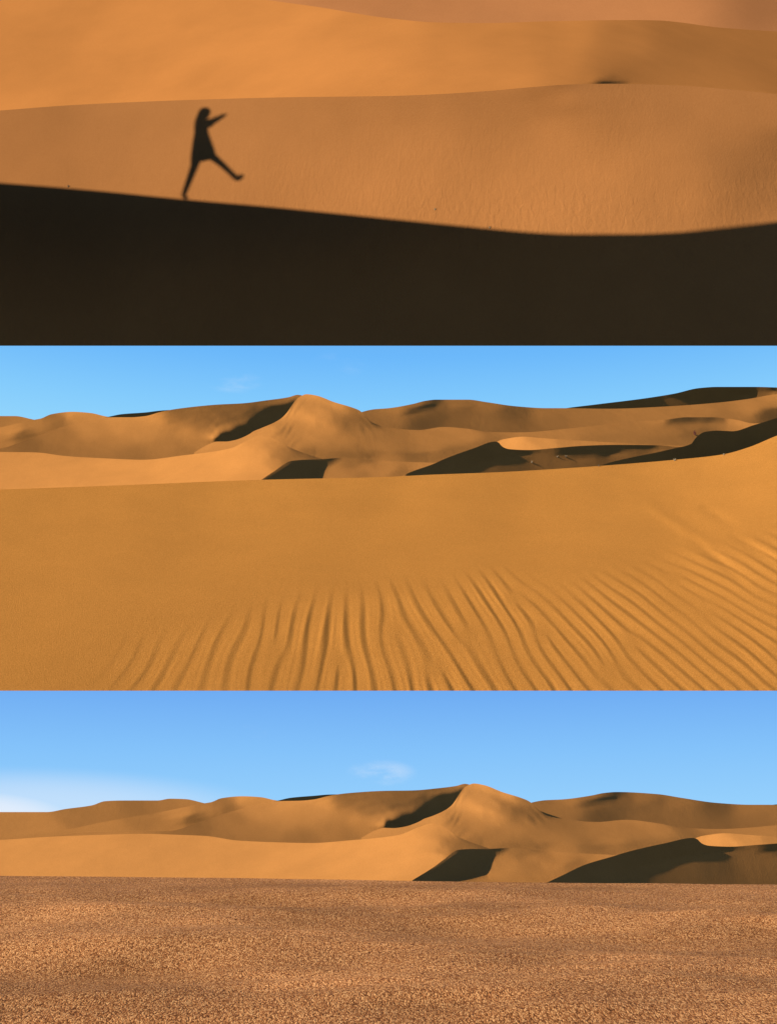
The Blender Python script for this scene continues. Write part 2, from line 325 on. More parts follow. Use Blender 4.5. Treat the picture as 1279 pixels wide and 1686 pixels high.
field('right dune in shade', steps((970, 1290, 9), (1290, 2000, 50)), [(970, 778), (990, 766), (1040, 753), (1080, 745), (1110, 738), (1139, 729.5), (1141, 726), (1150, 716), (1160, 711), (1180, 709), (1205, 710), (1240, 700), (1279, 688), (1450, 640), (2000, 600)], [(970, 800), (2000, 800)], (1.035, 1.02),
      [(1050, 760, DK), (1200, 730, DK), (1279, 710, DK), (1160, 714, -.12), (1400, 690, .1), (1550, 690, .35), (1900, 690, .4)])

MAPX = [(-800, -535), (-277, 0), (0, 280), (120, 400), (358, 632), (432, 714), (480, 755), (505, 780), (590, 868), (718, 1015), (822, 1149), (922, 1260), (1000, 1345), (1279, 1640), (2000, 2400)]
MAPY = [(-800, -10), (0, -10), (120, -7), (235, -9), (358, -4), (505, 1), (590, 3), (718, 6), (822, 13), (922, 13), (1279, 20), (2000, 30)]
def mapped(p):
    x, y = p[0], p[1]
    return (float(np.interp(x, *zip(*MAPX))), y + 640 + float(np.interp(x, *zip(*MAPY))), *p[2:])

SURF = {}
def build_field(base_depth, where, nearest, lower=False):
    """solves every dune from the nearest to the farthest and sets each one behind those before it"""
    names = ['']
    solved = [nearest]          # (xs, crest row, crest depth)
    made = []
    for (nm, xs, top, bot, (qt, qb), smp), kw in reversed(FIELD):
        smp = [(x, y, v*1.18-.1 if v > .05 else v) for x, y, v in smp]
        darks = [(list(p), v) for p, v in kw.get('darks', ())]
        if lower:
            if nm == 'right dune in shade': continue
            xs = np.interp(xs, *zip(*MAPX)); top = [mapped(p) for p in top]; bot = [mapped(p) for p in bot]
            smp = [mapped(p) for p in smp]; darks = [([mapped(q) for q in p], v) for p, v in darks]
        yt = pchip(*zip(*top), xs); yb = np.maximum(np.interp(xs, *zip(*bot)) + (10 if lower else 6), yt+10)
        one = np.ones(len(xs))
        X, Y, t, rms = relief(xs, yt, yb, 13, one*qt*base_depth, one*qb*base_depth, smp, darks, edge=kw.get('edge', 3), ysc=kw.get('ysc', 2.0), soft=kw.get('soft', 9.0))
        need = 0.0
        in_front = [q for q, n_ in zip(solved, names) if not (n_ == 'left dune with hollow' and nm in ('long brown dune', 'far right dark dune'))]
        for nX, nY, nT in in_front:
            lx_ = nX[:, 0]
            for i, x in enumerate(xs):
                if x < max(lx_[0], -330) or x > min(lx_[-1], 1600): continue
                j = min(max(int(np.searchsorted(lx_, x)), 1), len(lx_)-1); k = (x-lx_[j-1])/(lx_[j]-lx_[j-1])
                cy, ct = nY[j-1]*(1-k)+nY[j]*k, nT[j-1]*(1-k)+nT[j]*k
                m = (Y[i] >= cy[0]-1) & (Y[i] <= cy[0]+8) & (cy[0] > Y[i, 0]-1)
                if m.any(): need = max(need, float(np.max(np.log(np.interp(Y[i][m], cy, ct)*1.012/t[i][m]))))
        t = t*math.exp(need)
        for nX, nY, nT in in_front:          # what lies buried behind a nearer dune stays behind it
            lx_ = nX[:, 0]
            for i, x in enumerate(xs):
                if x < lx_[0] or x > lx_[-1]: continue
                j = min(max(int(np.searchsorted(lx_, x)), 1), len(lx_)-1); k = (x-lx_[j-1])/(lx_[j]-lx_[j-1])
                cy, ct = nY[j-1]*(1-k)+nY[j]*k, nT[j-1]*(1-k)+nT[j]*k
                m = Y[i] > cy[0]
                t[i][m] = np.maximum(t[i][m], np.interp(Y[i][m], cy, ct)*1.012)
        solved.append((X, Y, t)); names.append(nm)
        SURF[(where, nm)] = (X, Y, t)
        v = (X > -20) & (X < 1300)
        print(where, nm, 'rms', round(rms, 3), 'depth', round(t[v].min(), 2), round(t[v].max(), 2), 'shift', round(need, 3))
        made.append((nm, top, X, Y, t))
    for nm, top, X, Y, t in made[::-1]:
        X, Y, t = [upsample(upsample(a, 3, 0), 4, 1) for a in (X, Y, t)]
        Y[:, 0] = pchip(*zip(*top), X[:, 0])     # keep the drawn crest line exactly
        P = at(X, Y, t)
        rows = [P[:, j] for j in range(P.shape[1])][::-1]
        x0, y0, t0 = X[:, 0], Y[:, 0], t[:, 0]
        rows += [rows[-1].copy(), at(x0, y0+3, t0*1.006), at(x0, y0+14, t0*1.02), at(x0, y0+60, t0*1.06)]
        xb, ybm, tb = X[:, -1], Y[:, -1], t[:, -1]
        rows = [at(xb, ybm+14, tb*1.1)] + rows
        structure(grid_mesh('sand_dune', rows, M_DUNE_NEAR if lower else M_DUNE), nm + ' of the ' + where + ' desert')

# ------------------------------------------------------------------ middle desert: the rippled sheet in front
FORKS = [(893, 1042, 1), (768, 1046, -1), (1040, 1060, 1), (650, 1040, 1), (1165, 1010, 1), (1290, 1080, 1), (850, 985, 1), (560, 1090, 1), (455, 1065, -1), (1000, 1105, -1), (1110, 955, 1), (715, 1105, 1)]
def ripples(X, Y):
    xb_p = [-800, 100, 200, 300, 420, 540, 640, 720, 830, 950, 1090, 1250, 1450, 1700, 2400]
    sl_p = [-.9, -.75, -.62, -.42, -.2, 0.02, .26, .42, .58, .82, 1.1, 1.38, 1.6, 1.75, 1.9]
    h = np.maximum(1137-Y, -10)
    xb = X.copy()
    for _ in range(40):
        xb = .5*xb + .5*(X + np.interp(xb, xb_p, sl_p)*h)
    ph = xb/37.0 + .11*wobble(X, Y, 280, 190, 9, 3) + .05*wobble(X, Y, 80, 70, 9, 5)
    for x0, y0, sgn in FORKS:
        ph += sgn*np.arctan2(X-x0, Y-y0)/(2*math.pi)
    start = np.interp(X, [-300, 60, 200, 300, 420, 520, 640, 760, 900, 1000, 1060, 1110, 1180, 1279, 2000], [1150, 1110, 1050, 1010, 975, 955, 935, 930, 925, 925, 900, 875, 870, 850, 800])
    k = np.clip((Y - start - 12*wobble(X, Y, 150, 200, 7, 17))/85, 0, 1); a = k*k*(3-2*k)
    a = a*np.interp(X, [-100, 80, 200, 320, 450, 700, 1000, 1150, 1279, 1600], [0, .04, .4, .7, .92, 1.05, 1, .95, 1.05, .9])
    th = 2*math.pi*ph
    w = np.sin(th - .75*np.sin(th)) + .1*np.sin(3.3*th+wobble(X, Y, 90, 80, 6, 12)) + .12*np.sin(2*th+wobble(X, Y, 200, 120, 6, 11))
    for x0, y0, sgn in FORKS: a = a*(1-np.exp(-((X-x0)**2+(Y-y0)**2)/20**2))
    a = a*(1+.22*wobble(X, Y, 160, 120, 8, 21))
    out = a*w
    # three long drift streaks on the right
    for (x0, y0), (x1, y1), amp, wd in [((1060, 828), (1180, 905), 1.2, 9), ((1130, 880), (1232, 962), -1.6, 8), ((1150, 832), (1215, 868), -1.0, 8), ((1200, 880), (1300, 940), -1.2, 7), ((1230, 885), (1330, 945), 1.3, 8)]:
        lx, ly = x1-x0, y1-y0; ll = math.hypot(lx, ly)
        k = ((X-x0)*lx + (Y-y0)*ly)/ll/ll; d = ((X-x0)*(-ly) + (Y-y0)*lx)/ll
        out += 1.3*amp*np.exp(-(d/wd)**2)*np.clip(np.sin(math.pi*np.clip(k, 0, 1)), 0, 1)**.7
    return out

xs = steps((-700, -40, 30), (-40, 1320, 16), (1320, 2000, 34))
crest = [(-700, 826), (0, 806), (200, 799), (430, 790), (640, 785), (700, 782), (830, 777), (960, 769), (1040, 763), (1110, 757), (1190, 748), (1230, 737), (1279, 717), (1450, 660), (2000, 620)]
yt = pchip(*zip(*crest), xs)
one = np.ones(len(xs))
X, Y, t, rms = relief(xs, yt, one*1137.3, 15, one*8.6, one*4.7,
    [(-500, 900, .5), (100, 815, .4), (300, 812, .39), (600, 800, .38), (800, 795, .38), (1000, 785, .41), (1130, 775, .5), (1200, 770, .58), (1260, 760, .62), (1250, 800, .62), (1180, 810, .54), (1050, 820, .46), (100, 850, .44), (400, 850, .43), (700, 850, .43), (950, 870, .46), (100, 950, .48), (400, 950, .48), (700, 950, .49), (950, 950, .52), (1200, 900, .58), (100, 1100, .5), (400, 1100, .52), (700, 1100, .54), (1000, 1100, .54), (1250, 1100, .54), (1600, 900, .55)],
    ysc=1.2, soft=30, w_p=.6)
print('middle sheet rms', rms, t.min(), t.max())
SURF['sheet'] = (X, Y, t); build_field(8.6, 'middle', (X, Y, t))
X, Y, t = [upsample(upsample(a, 8, 0), 14, 1) for a in (X, Y, t)]
Y[:, 0] = pchip(*zip(*crest), X[:, 0])
P = at(X, Y, t)
nrm = np.cross(np.gradient(P, axis=0), np.gradient(P, axis=1)); nrm /= np.linalg.norm(nrm, axis=-1, keepdims=True)
nrm = np.where((np.sum(nrm*(P-CAM), -1) > 0)[..., None], -nrm, nrm)
fine = .22*wobble(X, Y*2.2, 60, 26, 14, 31)*np.clip(1-(Y-Y[:, :1])/110, 0, 1)     # small streaky drifts under the crest
hgt = (.0022*ripples(X, Y) + .0012*fine)*1.22*np.clip((Y - Y[:, :1])/30, 0, 1)*(t/5.2)
to_eye = CAM-P; to_eye /= np.linalg.norm(to_eye, axis=-1, keepdims=True)
P = P + to_eye*np.clip(hgt/np.maximum(np.sum(to_eye*nrm, -1), .3), -.05, .05)[..., None]   # the front cut stays straight
rows = [P[:, j] for j in range(P.shape[1])][::-1]
x0, y0, t0 = X[:, 0], Y[:, 0], t[:, 0]
rows += [rows[-1].copy(), at(x0, y0+3, t0*1.01), at(x0, y0+20, t0*1.03), at(x0, y0+80, t0*1.1)]
xb, tb = X[:, -1], t[:, -1]
o_ = np.ones(len(xb))
rows = [at(xb, o_*850, o_*15), at(xb, o_*1000, o_*8.8), at(xb, o_*1120, o_*5.1), rows[0].copy()] + rows
structure(grid_mesh('sand', rows, M_RIPPLE), 'smooth orange sand running into wind ripples, middle desert')

# ------------------------------------------------------------------ lower desert: coarse sand close to the eye, and the floor below everything
def lower_z(x, y):
    crest_z = -.0085 - .0115*x
    base = np.where(y < 2.5, -.125+(y-1.0)*.0775, .0)
    k = np.clip((y-1.0)/1.5, 0, 1)
    z = -.122 + (crest_z+.122)*k
    z = np.where(y < 1.0, -.122 - (1-y)*.06*np.clip((1-y)/.6, 0, 1), z)
    z = np.where(y > 2.5, crest_z - .045*(1-np.exp(-(y-2.5)*6)), z)
    und = .0055*wobble(x, y, .8, .38, 9, 41) + .0012*wobble(x, y, .22, .1, 10, 43)
    und = und*np.clip((2.55-y)/.5, .12, 1)
    return z + und
gx = np.concatenate([-np.geomspace(9, 2.2, 30), np.linspace(-2, 2, 401), np.geomspace(2.2, 9, 30)])
gy = np.concatenate([-np.geomspace(5, .5, 24), np.linspace(-.3, .6, 12), np.linspace(.65, 2.75, 421), np.linspace(2.8, 6.5, 30)])
GX, GY = np.meshgrid(gx, gy)
GZ = np.maximum(lower_z(np.clip(GX, -4, 4), GY) + CAM[2], -.35)
rows = [np.stack([GX[i], GY[i], GZ[i]], -1) for i in range(len(gy))]
structure(grid_mesh('ground', rows, M_GRAVEL), 'coarse brown sand grains, lower desert')
cx = steps((-700, 2000, 30)); ct = 2.5/(cp+.3179*sp)*np.ones(len(cx)); cy = 1441+cx/1279*15
cj = np.array([0., 40, 120, 250]); build_field(2.48, 'lower', (np.repeat(cx[:, None], 4, 1), cy[:, None]+cj, ct[:, None]*np.array([1., .75, .55, .4])), True)

# ------------------------------------------------------------------ upper desert
R1 = [(-700, 230), (-200, 196), (0, 182), (120, 173), (300, 165), (480, 160), (640, 158), (720, 155), (800, 150), (880, 143), (940, 139), (1000, 138), (1100, 140), (1200, 147), (1279, 155), (1600, 190), (2000, 240)]
R2 = [(-700, -140), (0, -60), (250, -22), (430, -1), (520, 11), (640, 30), (720, 37), (800, 38), (900, 35), (1040, 33), (1090, 34), (1120, 37), (1180, 45), (1279, 52), (1600, 75), (2000, 110)]
xs = steps((-700, -40, 40), (-40, 1320, 17), (1320, 2000, 45))
one = np.ones(len(xs))
def upper(name, top, ybot, tt, tb, smp, mat, ns, label, ku, under=False, soft=50, mask=None, darks=()):
    yt = pchip(*zip(*top), xs)
    X, Y, t, rms = relief(xs, yt, ybot, ns, tt, tb, smp, darks, ysc=1.3, soft=soft, edge=2.5)
    print('upper', name, rms, t.min(), t.max())
    X, Y, t = [upsample(upsample(a, 3, 0), ku, 1) for a in (X, Y, t)]
    Y[:, 0] = pchip(*zip(*top), X[:, 0])
    P = at(X, Y, t); rows = [P[:, j] for j in range(P.shape[1])][::-1]
    x0, y0, t0 = X[:, 0], Y[:, 0], t[:, 0]
    rows += [rows[-1].copy(), at(x0, y0+4, t0*1.01), at(x0, y0+25, t0*1.03), at(x0, y0+90, t0*1.1)]
    if under:
        xb = X[:, -1]; o_ = np.ones(len(xb))
        rows = [at(xb, o_*300, o_*34), at(xb, o_*520, t[:, -1]*1.12), rows[0].copy()] + rows
    o = structure(grid_mesh('sand_slope', rows, mat), label)
    if mask:
        P = np.concatenate(rows, 0); x, y, _ = to_px(P)
        at_ = o.data.attributes.new('ripple', 'FLOAT', 'POINT'); at_.data.foreach_set('value', mask(x, y).astype(np.float32))
    return X, Y, t, o

def plane_depth(P0, n, X, Y):
    return ((P0-CAM)@n)/(ray(X, Y)@n)
NM = np.array([-.38, -.92, -.02]); NM /= np.linalg.norm(NM)
P0 = at(330., 250., 25.)
yt = pchip(*zip(*R1), xs)
def ripple_mask(x, y):
    return blend_samples([(0, 250, .05), (200, 280, .15), (300, 220, .0), (350, 290, .35), (500, 300, .7), (500, 240, .2), (500, 180, 0), (700, 340, 1.2), (700, 260, .6), (700, 190, 0), (850, 350, 1.2), (850, 280, .5), (900, 200, 0), (1000, 350, 1.), (1000, 280, .4), (1150, 340, .6), (1150, 250, .1), (1279, 330, .5), (100, 450, .9), (300, 480, .9), (600, 450, .6), (1000, 450, .6), (1200, 180, 0), (0, 190, 0)], x, y, ysc=1.4, soft=40)
MX, MY, MT, main_slope = upper('main', R1, one*569.3, plane_depth(P0, NM, xs, yt), plane_depth(P0, NM, xs, one*569.3),
    [(x, y, v*1.32) for x, y, v in [(-300, 250, .5), (40, 210, .46), (100, 230, .47), (330, 200, .54), (330, 250, .56), (330, 290, .56), (640, 250, .6), (640, 190, .54), (640, 165, .46), (800, 170, .48), (900, 230, .57), (1000, 165, .42), (900, 150, .42), (1150, 165, .5), (1200, 200, .46), (1279, 180, .5), (1250, 270, .31), (1200, 240, .37), (1279, 240, .3), (1100, 200, .44), (1279, 310, .36), (1100, 330, .54), (1100, 250, .52), (1000, 300, .58), (640, 330, .63), (850, 330, .62), (100, 290, .47), (200, 300, .52), (640, 170, .5), (300, 420, .56), (640, 450, .58), (1000, 450, .58), (1279, 400, .5), (0, 500, .55), (1600, 300, .45)]],
    M_RED, 16, 'lit orange slope above a wide shadow, upper desert', 8, under=True, mask=ripple_mask)
tM = plane_depth(P0, NM, xs, yt)
upper('back', R2, np.maximum(yt, pchip(*zip(*R1), xs))+14, tM*1.42, tM*1.16,
    [(-300, 100, .6), (60, 60, .63), (60, 150, .66), (200, 100, .7), (300, 60, .72), (300, 140, .74), (500, 60, .73), (480, 140, .76), (640, 60, .7), (640, 130, .72), (760, 42, .55), (760, 80, .68), (850, 80, .62), (850, 130, .62), (950, 60, .62), (940, 100, .58), (925, 132, .5), (1000, 135, .12), (982, 131, .38), (1020, 131, .3), (970, 118, .46), (1000, 110, .38), (1000, 85, .48), (1040, 65, .48), (1100, 45, .4), (1100, 100, .36), (1080, 125, .32), (1180, 60, .38), (1250, 100, .35), (1250, 140, .37), (1279, 62, .36), (1600, 120, .42)],
    M_REDFAR, 20, 'bright orange slope behind, upper desert', 5, soft=30, darks=[([(972, 139), (985, 131), (1012, 130), (1034, 140)], -.05)])
# (the far slope)
R3 = [(-700, -420), (2000, -320)]
upper('far', R3, pchip(*zip(*R2), xs)+14, tM*1.95, tM*1.5,
    [(0, -100, .6), (430, -10, .62), (600, 12, .6), (640, 24, .52), (700, 10, .56), (800, 25, .52), (850, 10, .56), (1000, 15, .58), (1100, 20, .62), (1150, 28, .68), (1160, 5, .62), (1175, 8, .5), (1190, 10, .33), (1230, 15, .28), (1279, 22, .3), (1200, 38, .5), (1279, 45, .5), (700, -100, .6), (1300, -100, .5)],
    M_PALE, 12, 'distant pale slope along the top, upper desert', 5)

# ------------------------------------------------------------------ the ridge whose shadow covers the foot of the upper slope
SH = [(-600, 262), (-200, 288), (0, 301), (150, 313), (302, 328), (450, 341), (600, 356), (700, 366), (800, 376), (880, 383), (940, 385.5), (1040, 385.5), (1110, 383), (1180, 376), (1279, 365), (1450, 345), (1900, 300)]
def surf_depth(x, y):
    """depth of the main slope at a picture position (grid lookup)"""
    i = np.clip(np.searchsorted(MX[:, 0], x), 1, MX.shape[0]-1); k = (x-MX[i-1, 0])/(MX[i, 0]-MX[i-1, 0])
    col_y = MY[i-1]*(1-k)+MY[i]*k; col_t = MT[i-1]*(1-k)+MT[i]*k
    return float(np.interp(y, col_y, col_t))
bx = np.linspace(-600, 1850, 99)
def cast_row(off, lfun):
    out = []
    for x in bx:
        y = float(pchip(*zip(*SH), np.array([x]))[0]) + off
        y = min(y, 640.)
        S = at(np.array(x), np.array(y), np.array(surf_depth(min(max(x, -690), 1990), min(y, 569.))))
        out.append(S - SUN_DIR*lfun(x))
    return np.array(out)
LB = lambda x: 12.6
front = [cast_row(d, LB) for d in (300, 240, 180, 120, 70, 35, 14, 4, 0)]
back = [cast_row(d, lambda x, e=e: 12.6+e) for d, e in ((2, .25), (10, .7), (40, 1.4), (100, 2.2), (200, 3.0), (300, 3.2))]
ridge = structure(grid_mesh('sand_ridge', front + [front[-1].copy()] + back + [front[0].copy()], M_RED), 'tall dune ridge beside the upper desert, outside the picture')
chk = np.concatenate(front + back, 0); qx, qy, qt = to_px(chk)
inside = (qx > -30) & (qx < 1310) & (qy > -30) & (qy < 1700)
print('ridge points inside the frame:', int(inside.sum()), 'lowest row', qy.max())

# ------------------------------------------------------------------ the person on the ridge, whose shadow is in the picture
def plain(name, col, rough=.8):
    m = bpy.data.materials.new(name); nt, b = nodes_of(m); N = nt.nodes.new
    nz = N('ShaderNodeTexNoise'); nz.inputs['Scale'].default_value = 40
    mx = N('ShaderNodeMix'); mx.data_type = 'RGBA'; mx.inputs[6].default_value = (*[c*.85 for c in col], 1); mx.inputs[7].default_value = (*[min(1, c*1.15) for c in col], 1)
    nt.links.new(nz.outputs[0], mx.inputs[0]); nt.links.new(mx.outputs[2], b.inputs['Base Color']); b.inputs['Roughness'].default_value = rough
    return m
FOOT = at(np.array(302.), np.array(328.), np.array(surf_depth(302, 328))) - SUN_DIR*12.6
def pose(x, y, w=0.0):
    S = at(np.array(float(x)), np.array(float(y)), np.array(surf_depth(x, y)))
    return S - SUN_DIR*((S-FOOT)@SUN_DIR) + TO_SUN*w
px_m = np.linalg.norm(pose(338, 200)-pose(338, 300))/100
print('person height', np.linalg.norm(pose(338, 177)-pose(302, 328)), 'px', px_m, np.linalg.norm(pose(300, 250)-pose(400, 250))/100, 'up', (pose(338, 177)-pose(302, 328)))
root = bpy.data.objects.new('person', None); sc.collection.objects.link(root); root.location = FOOT
root['label'] = 'person in flared dress, long hair, one leg kicked forward, casting the shadow on orange slope'; root['category'] = 'person'
def child(name, verts, edges, radii, mat, sub=2):
    me = bpy.data.meshes.new(name); me.from_pydata([tuple(np.array(v)-FOOT) for v in verts], edges, [])
    o = bpy.data.objects.new(name, me); sc.collection.objects.link(o); o.parent = root
    md = o.modifiers.new('skin', 'SKIN'); md.use_smooth_shade = True
    for i, r in enumerate(radii): me.skin_vertices[0].data[i].radius = (r, r)
    me.skin_vertices[0].data[0].use_root = True
    sb = o.modifiers.new('sub', 'SUBSURF'); sb.levels = sub; sb.render_levels = sub
    me.materials.append(mat); return o
skin, cloth, hairm, leather, dark = plain('skin', (.5, .3, .2)), plain('dress cloth', (.28, .05, .04)), plain('dark hair', (.03, .02, .015)), plain('boot leather', (.06, .04, .03)), plain('eye', (.02, .02, .02), .2)
V, E_, Rd = [], [], []
def jn(x, y, w, r, prev=None):
    V.append(pose(x, y, w)); Rd.append(r)
    if prev is not None: E_.append((prev, len(V)-1))
    return len(V)-1
pel = jn(333, 245, 0, .13); wst = jn(333, 227, 0, .105, pel); ch = jn(334, 210, 0, .125, wst); nb = jn(335, 199, 0, .06, ch); nk = jn(336, 195, 0, .05, nb)
hd = jn(338, 189, 0, .085, nk); hd2 = jn(338.5, 184, 0, .085, hd); nose = jn(346.5, 187.5, 0, .012, hd); chin = jn(343.5, 193, 0, .03, hd)
for w, pts, r in [(.10, [(329, 249), (312, 296), (302, 323)], (.108, .072, .052)), (-.10, [(338, 248), (366, 271), (391, 295)], (.108, .07, .052))]:
    p = pel
    for (x, y), rr in zip(pts, r): p = jn(x, y, w, rr, p)
    if w > 0: jn(307, 325.5, w, .035, p)
    else: jn(396, 290, w, .035, p)
def arm(w, pts, r, fdir):
    p = ch
    for (x, y), rr in zip(pts, r): p = jn(x, y, w, rr, p)
    hx_, hy_ = pts[-1]
    palm = jn(hx_+fdir[0]*3.2, hy_+fdir[1]*3.2, w, .032, p)
    for k, ln in enumerate((3.6, 4.4, 4.0, 3.0)):
        a = jn(hx_+fdir[0]*5.4, hy_+fdir[1]*5.4 + .3, w+(k-1.5)*.023, .0095, palm)
        b_ = jn(hx_+fdir[0]*(5.4+ln*.55), hy_+fdir[1]*(5.4+ln*.55)+.1, w+(k-1.5)*.025, .009, a)
        jn(hx_+fdir[0]*(5.4+ln)*.98, hy_+fdir[1]*(5.4+ln)+.9, w+(k-1.5)*.025, .0075, b_)
    th = jn(hx_+fdir[0]*2.6, hy_+fdir[1]*2.6+2.2, w+.035, .011, p); jn(hx_+fdir[0]*4.6, hy_+fdir[1]*4.6+2.8, w+.045, .009, th)
arm(.19, [(335, 203), (352, 199.5), (367, 190.5)], (.09, .072, .045), (.9, -.42))
arm(-.19, [(335, 204), (345, 207.5), (355, 198)], (.085, .068, .042), (-.25, -.9))
body = child('body', V, E_, Rd, skin, 2)
for w in (.04, -.04):
    bpy.ops.mesh.primitive_uv_sphere_add(segments=12, ring_count=8, radius=.014, location=tuple(pose(344.6, 186, w)-FOOT)); e = bpy.context.object; e.name = 'eye'; e.data.name = 'eye'; e.parent = root; e.data.materials.append(dark)
child('boot', [pose(307, 309, .10), pose(302, 323, .10), pose(310, 327, .10)], [(0, 1), (1, 2)], [.058, .05, .042], leather)
child('boot', [pose(381, 285, -.10), pose(392, 296.5, -.10), pose(397.5, 290, -.10), pose(399.5, 286.5, -.10)], [(0, 1), (1, 2), (2, 3)], [.066, .07, .062, .04], leather)
def garment(name, outline, mat, wave=0.05, thick=.012):
    rings = []
    for (xl, yl), (xr, yr), hw in outline:
        L_, R_ = pose(xl, yl), pose(xr, yr); c = (L_+R_)/2; h = (R_-L_)/2
        rings.append([tuple(c + h*math.cos(a) + TO_SUN*hw*math.sin(a)*(1+wave*math.sin(7*a)) - FOOT) for a in np.linspace(0, 2*math.pi, 48, endpoint=False)])
    n = 48; me = bpy.data.meshes.new(name)
    me.from_pydata([v for r_ in rings for v in r_], [], [(i*n+j, i*n+(j+1) % n, (i+1)*n+(j+1) % n, (i+1)*n+j) for i in range(len(rings)-1) for j in range(n)])
    me.materials.append(mat); o = bpy.data.objects.new(name, me); sc.collection.objects.link(o); o.parent = root
    me.polygons.foreach_set('use_smooth', [True]*len(me.polygons))
    o.modifiers.new('thick', 'SOLIDIFY').thickness = thick; o.modifiers.new('sub', 'SUBSURF').render_levels = 1
garment('dress', [((328, 199), (341, 198), .13), ((324.5, 203), (342.5, 202.5), .2), ((321, 212), (342.8, 211.5), .19), ((319.5, 221), (344, 220), .17), ((317.5, 232), (348, 230), .2), ((315.6, 245), (352.5, 242), .25), ((313.8, 258), (355.5, 252), .29), ((313.5, 270.5), (358, 261.5), .31)], cloth)
garment('hair', [((336, 176.4), (340, 176.4), .015), ((331, 178.1), (345, 178.1), .075), ((327.6, 182), (347.8, 182), .11), ((325.8, 187), (347, 186.5), .12), ((323.2, 193), (344, 192), .12), ((320.6, 199.5), (338, 199), .11), ((320, 207), (333, 206), .09), ((319.6, 214), (329, 213), .07), ((320.5, 220), (325, 219.5), .03)], hairm, .03, .006)

# ------------------------------------------------------------------ dry tufts on the sand
M_DRY = plain('dry grass', (.62, .5, .33)); M_TWIG = plain('reddish twigs', (.22, .07, .045))
def surf_at(key, x, y):
    X, Y, t = SURF[key]; i = np.clip(np.searchsorted(X[:, 0], x), 1, X.shape[0]-1); k = (x-X[i-1, 0])/(X[i, 0]-X[i-1, 0])
    cy, ct = Y[i-1]*(1-k)+Y[i]*k, t[i-1]*(1-k)+t[i]*k
    return at(np.array(float(x)), np.array(float(y)), np.array(np.interp(y, cy, ct)))
def tuft(name, P, size, width, nb_, seed, label, cat, group, mat, spread=.9):
    r = random.Random(seed); vs, fs = [], []
    up = np.array([0, -.25, .97])
    for k in range(nb_):
        a = r.uniform(0, 6.28); lean = r.uniform(.1, spread); ln = size*r.uniform(.55, 1.1); wd = width*r.uniform(.7, 1.2)
        side = np.array([math.cos(a), math.sin(a), 0]); across = np.array([-math.sin(a+.6), math.cos(a+.6), 0])
        base = np.array([r.uniform(-.18, .18)*size, r.uniform(-.18, .18)*size, -.06*size]); o = len(vs)
        for q, ww in ((0, 1), (.4, .9), (.75, .6), (1, .12)):
            c = base + up*ln*q*(1-.25*lean*q) + side*ln*lean*q*q
            vs += [tuple(c-across*wd*ww/2), tuple(c+across*wd*ww/2)]
        for q in range(3): fs.append((o+2*q, o+2*q+1, o+2*q+3, o+2*q+2))
    me = bpy.data.meshes.new(name); me.from_pydata(vs, [], fs); me.materials.append(mat)
    o = bpy.data.objects.new(name, me); sc.collection.objects.link(o); o.location = P
    o['label'] = label; o['category'] = cat
    if group: o['group'] = group
    return o
G1, G2 = 'dry tufts on the middle desert', 'dry tufts on the upper slope'
slip = ('middle', 'slip face of tip dune')
for key, x, y, px_, lab, sd in [('sheet', 1110, 758.5, 7, 'pale dry grass tuft on the ridge crest against the dark dune', 1), ('sheet', 1191, 749.5, 6, 'small pale tuft at the rising right end of the ridge crest', 2), ('sheet', 985, 768, 5, 'low brown tuft on the ridge where the right shadow begins', 3),
                              (slip, 875, 762, 6, 'lone pale tuft at the lower edge of the long shadow', 4), (slip, 917, 752.5, 5, 'pale dry tuft at the shadow edge, left of a pair', 5), (slip, 931, 752.5, 6, 'brightest dry tuft at the shadow edge, right of a pair', 6)]:
    P_ = surf_at(key, x, y); sz = .68*px_*np.linalg.norm((P_-CAM))/F
    tuft('dry_grass_tuft', P_, sz, sz*.11, 26, sd, lab, 'dry grass', G1, M_DRY)
P_ = surf_at(('middle', 'peak dune and plain'), 1143, 716); sz = 8.5*np.linalg.norm(P_-CAM)/F
tuft('dry_shrub', P_, sz, sz*.1, 30, 11, 'small reddish brown shrub beside the big shadow on the right', 'shrub', None, M_TWIG, .6)
for x, y, px_, lab, sd in [(716, 346, 4, 'small pale tuft on rippled sand above the shadow edge', 21), (806, 376, 4.5, 'pale tuft sitting right on the edge of the wide shadow', 22), (113, 308, 4, 'pale tuft by the shadow edge left of the human shadow', 23)]:
    P_ = at(np.array(float(x)), np.array(float(y)), np.array(surf_depth(x, y))); sz = px_*np.linalg.norm(P_-CAM)/F
    tuft('dry_grass_tuft', P_, sz, sz*.11, 22, sd, lab, 'dry grass', G2, M_DRY)

# ------------------------------------------------------------------ sky
w = bpy.data.worlds.new('World'); sc.world = w; w.use_nodes = True
nt = w.node_tree; N = nt.nodes.new; lk = nt.links.new; bg = nt.nodes['Background']
sky = N('ShaderNodeTexSky'); sky.sky_type = 'NISHITA'; sky.sun_disc = False
sky.sun_elevation = SUN_EL; sky.sun_rotation = math.pi + SUN_AZ; sky.ozone_density = 4; sky.dust_density = 0; sky.air_density = .8; sky.altitude = 1500
tc = N('ShaderNodeTexCoord'); sep = N('ShaderNodeSeparateXYZ'); lk(tc.outputs['Generated'], sep.inputs[0])
ramp = N('ShaderNodeValToRGB'); cr = ramp.color_ramp
SKY_STRENGTH = .075
def stop(z, c):
    e = cr.elements.new(z); e.color = c
cr.elements[0].position = 0; cr.elements[0].color = srgb(168, 218, 250)
cr.elements[1].position = 1; cr.elements[1].color = srgb(40, 80, 150)
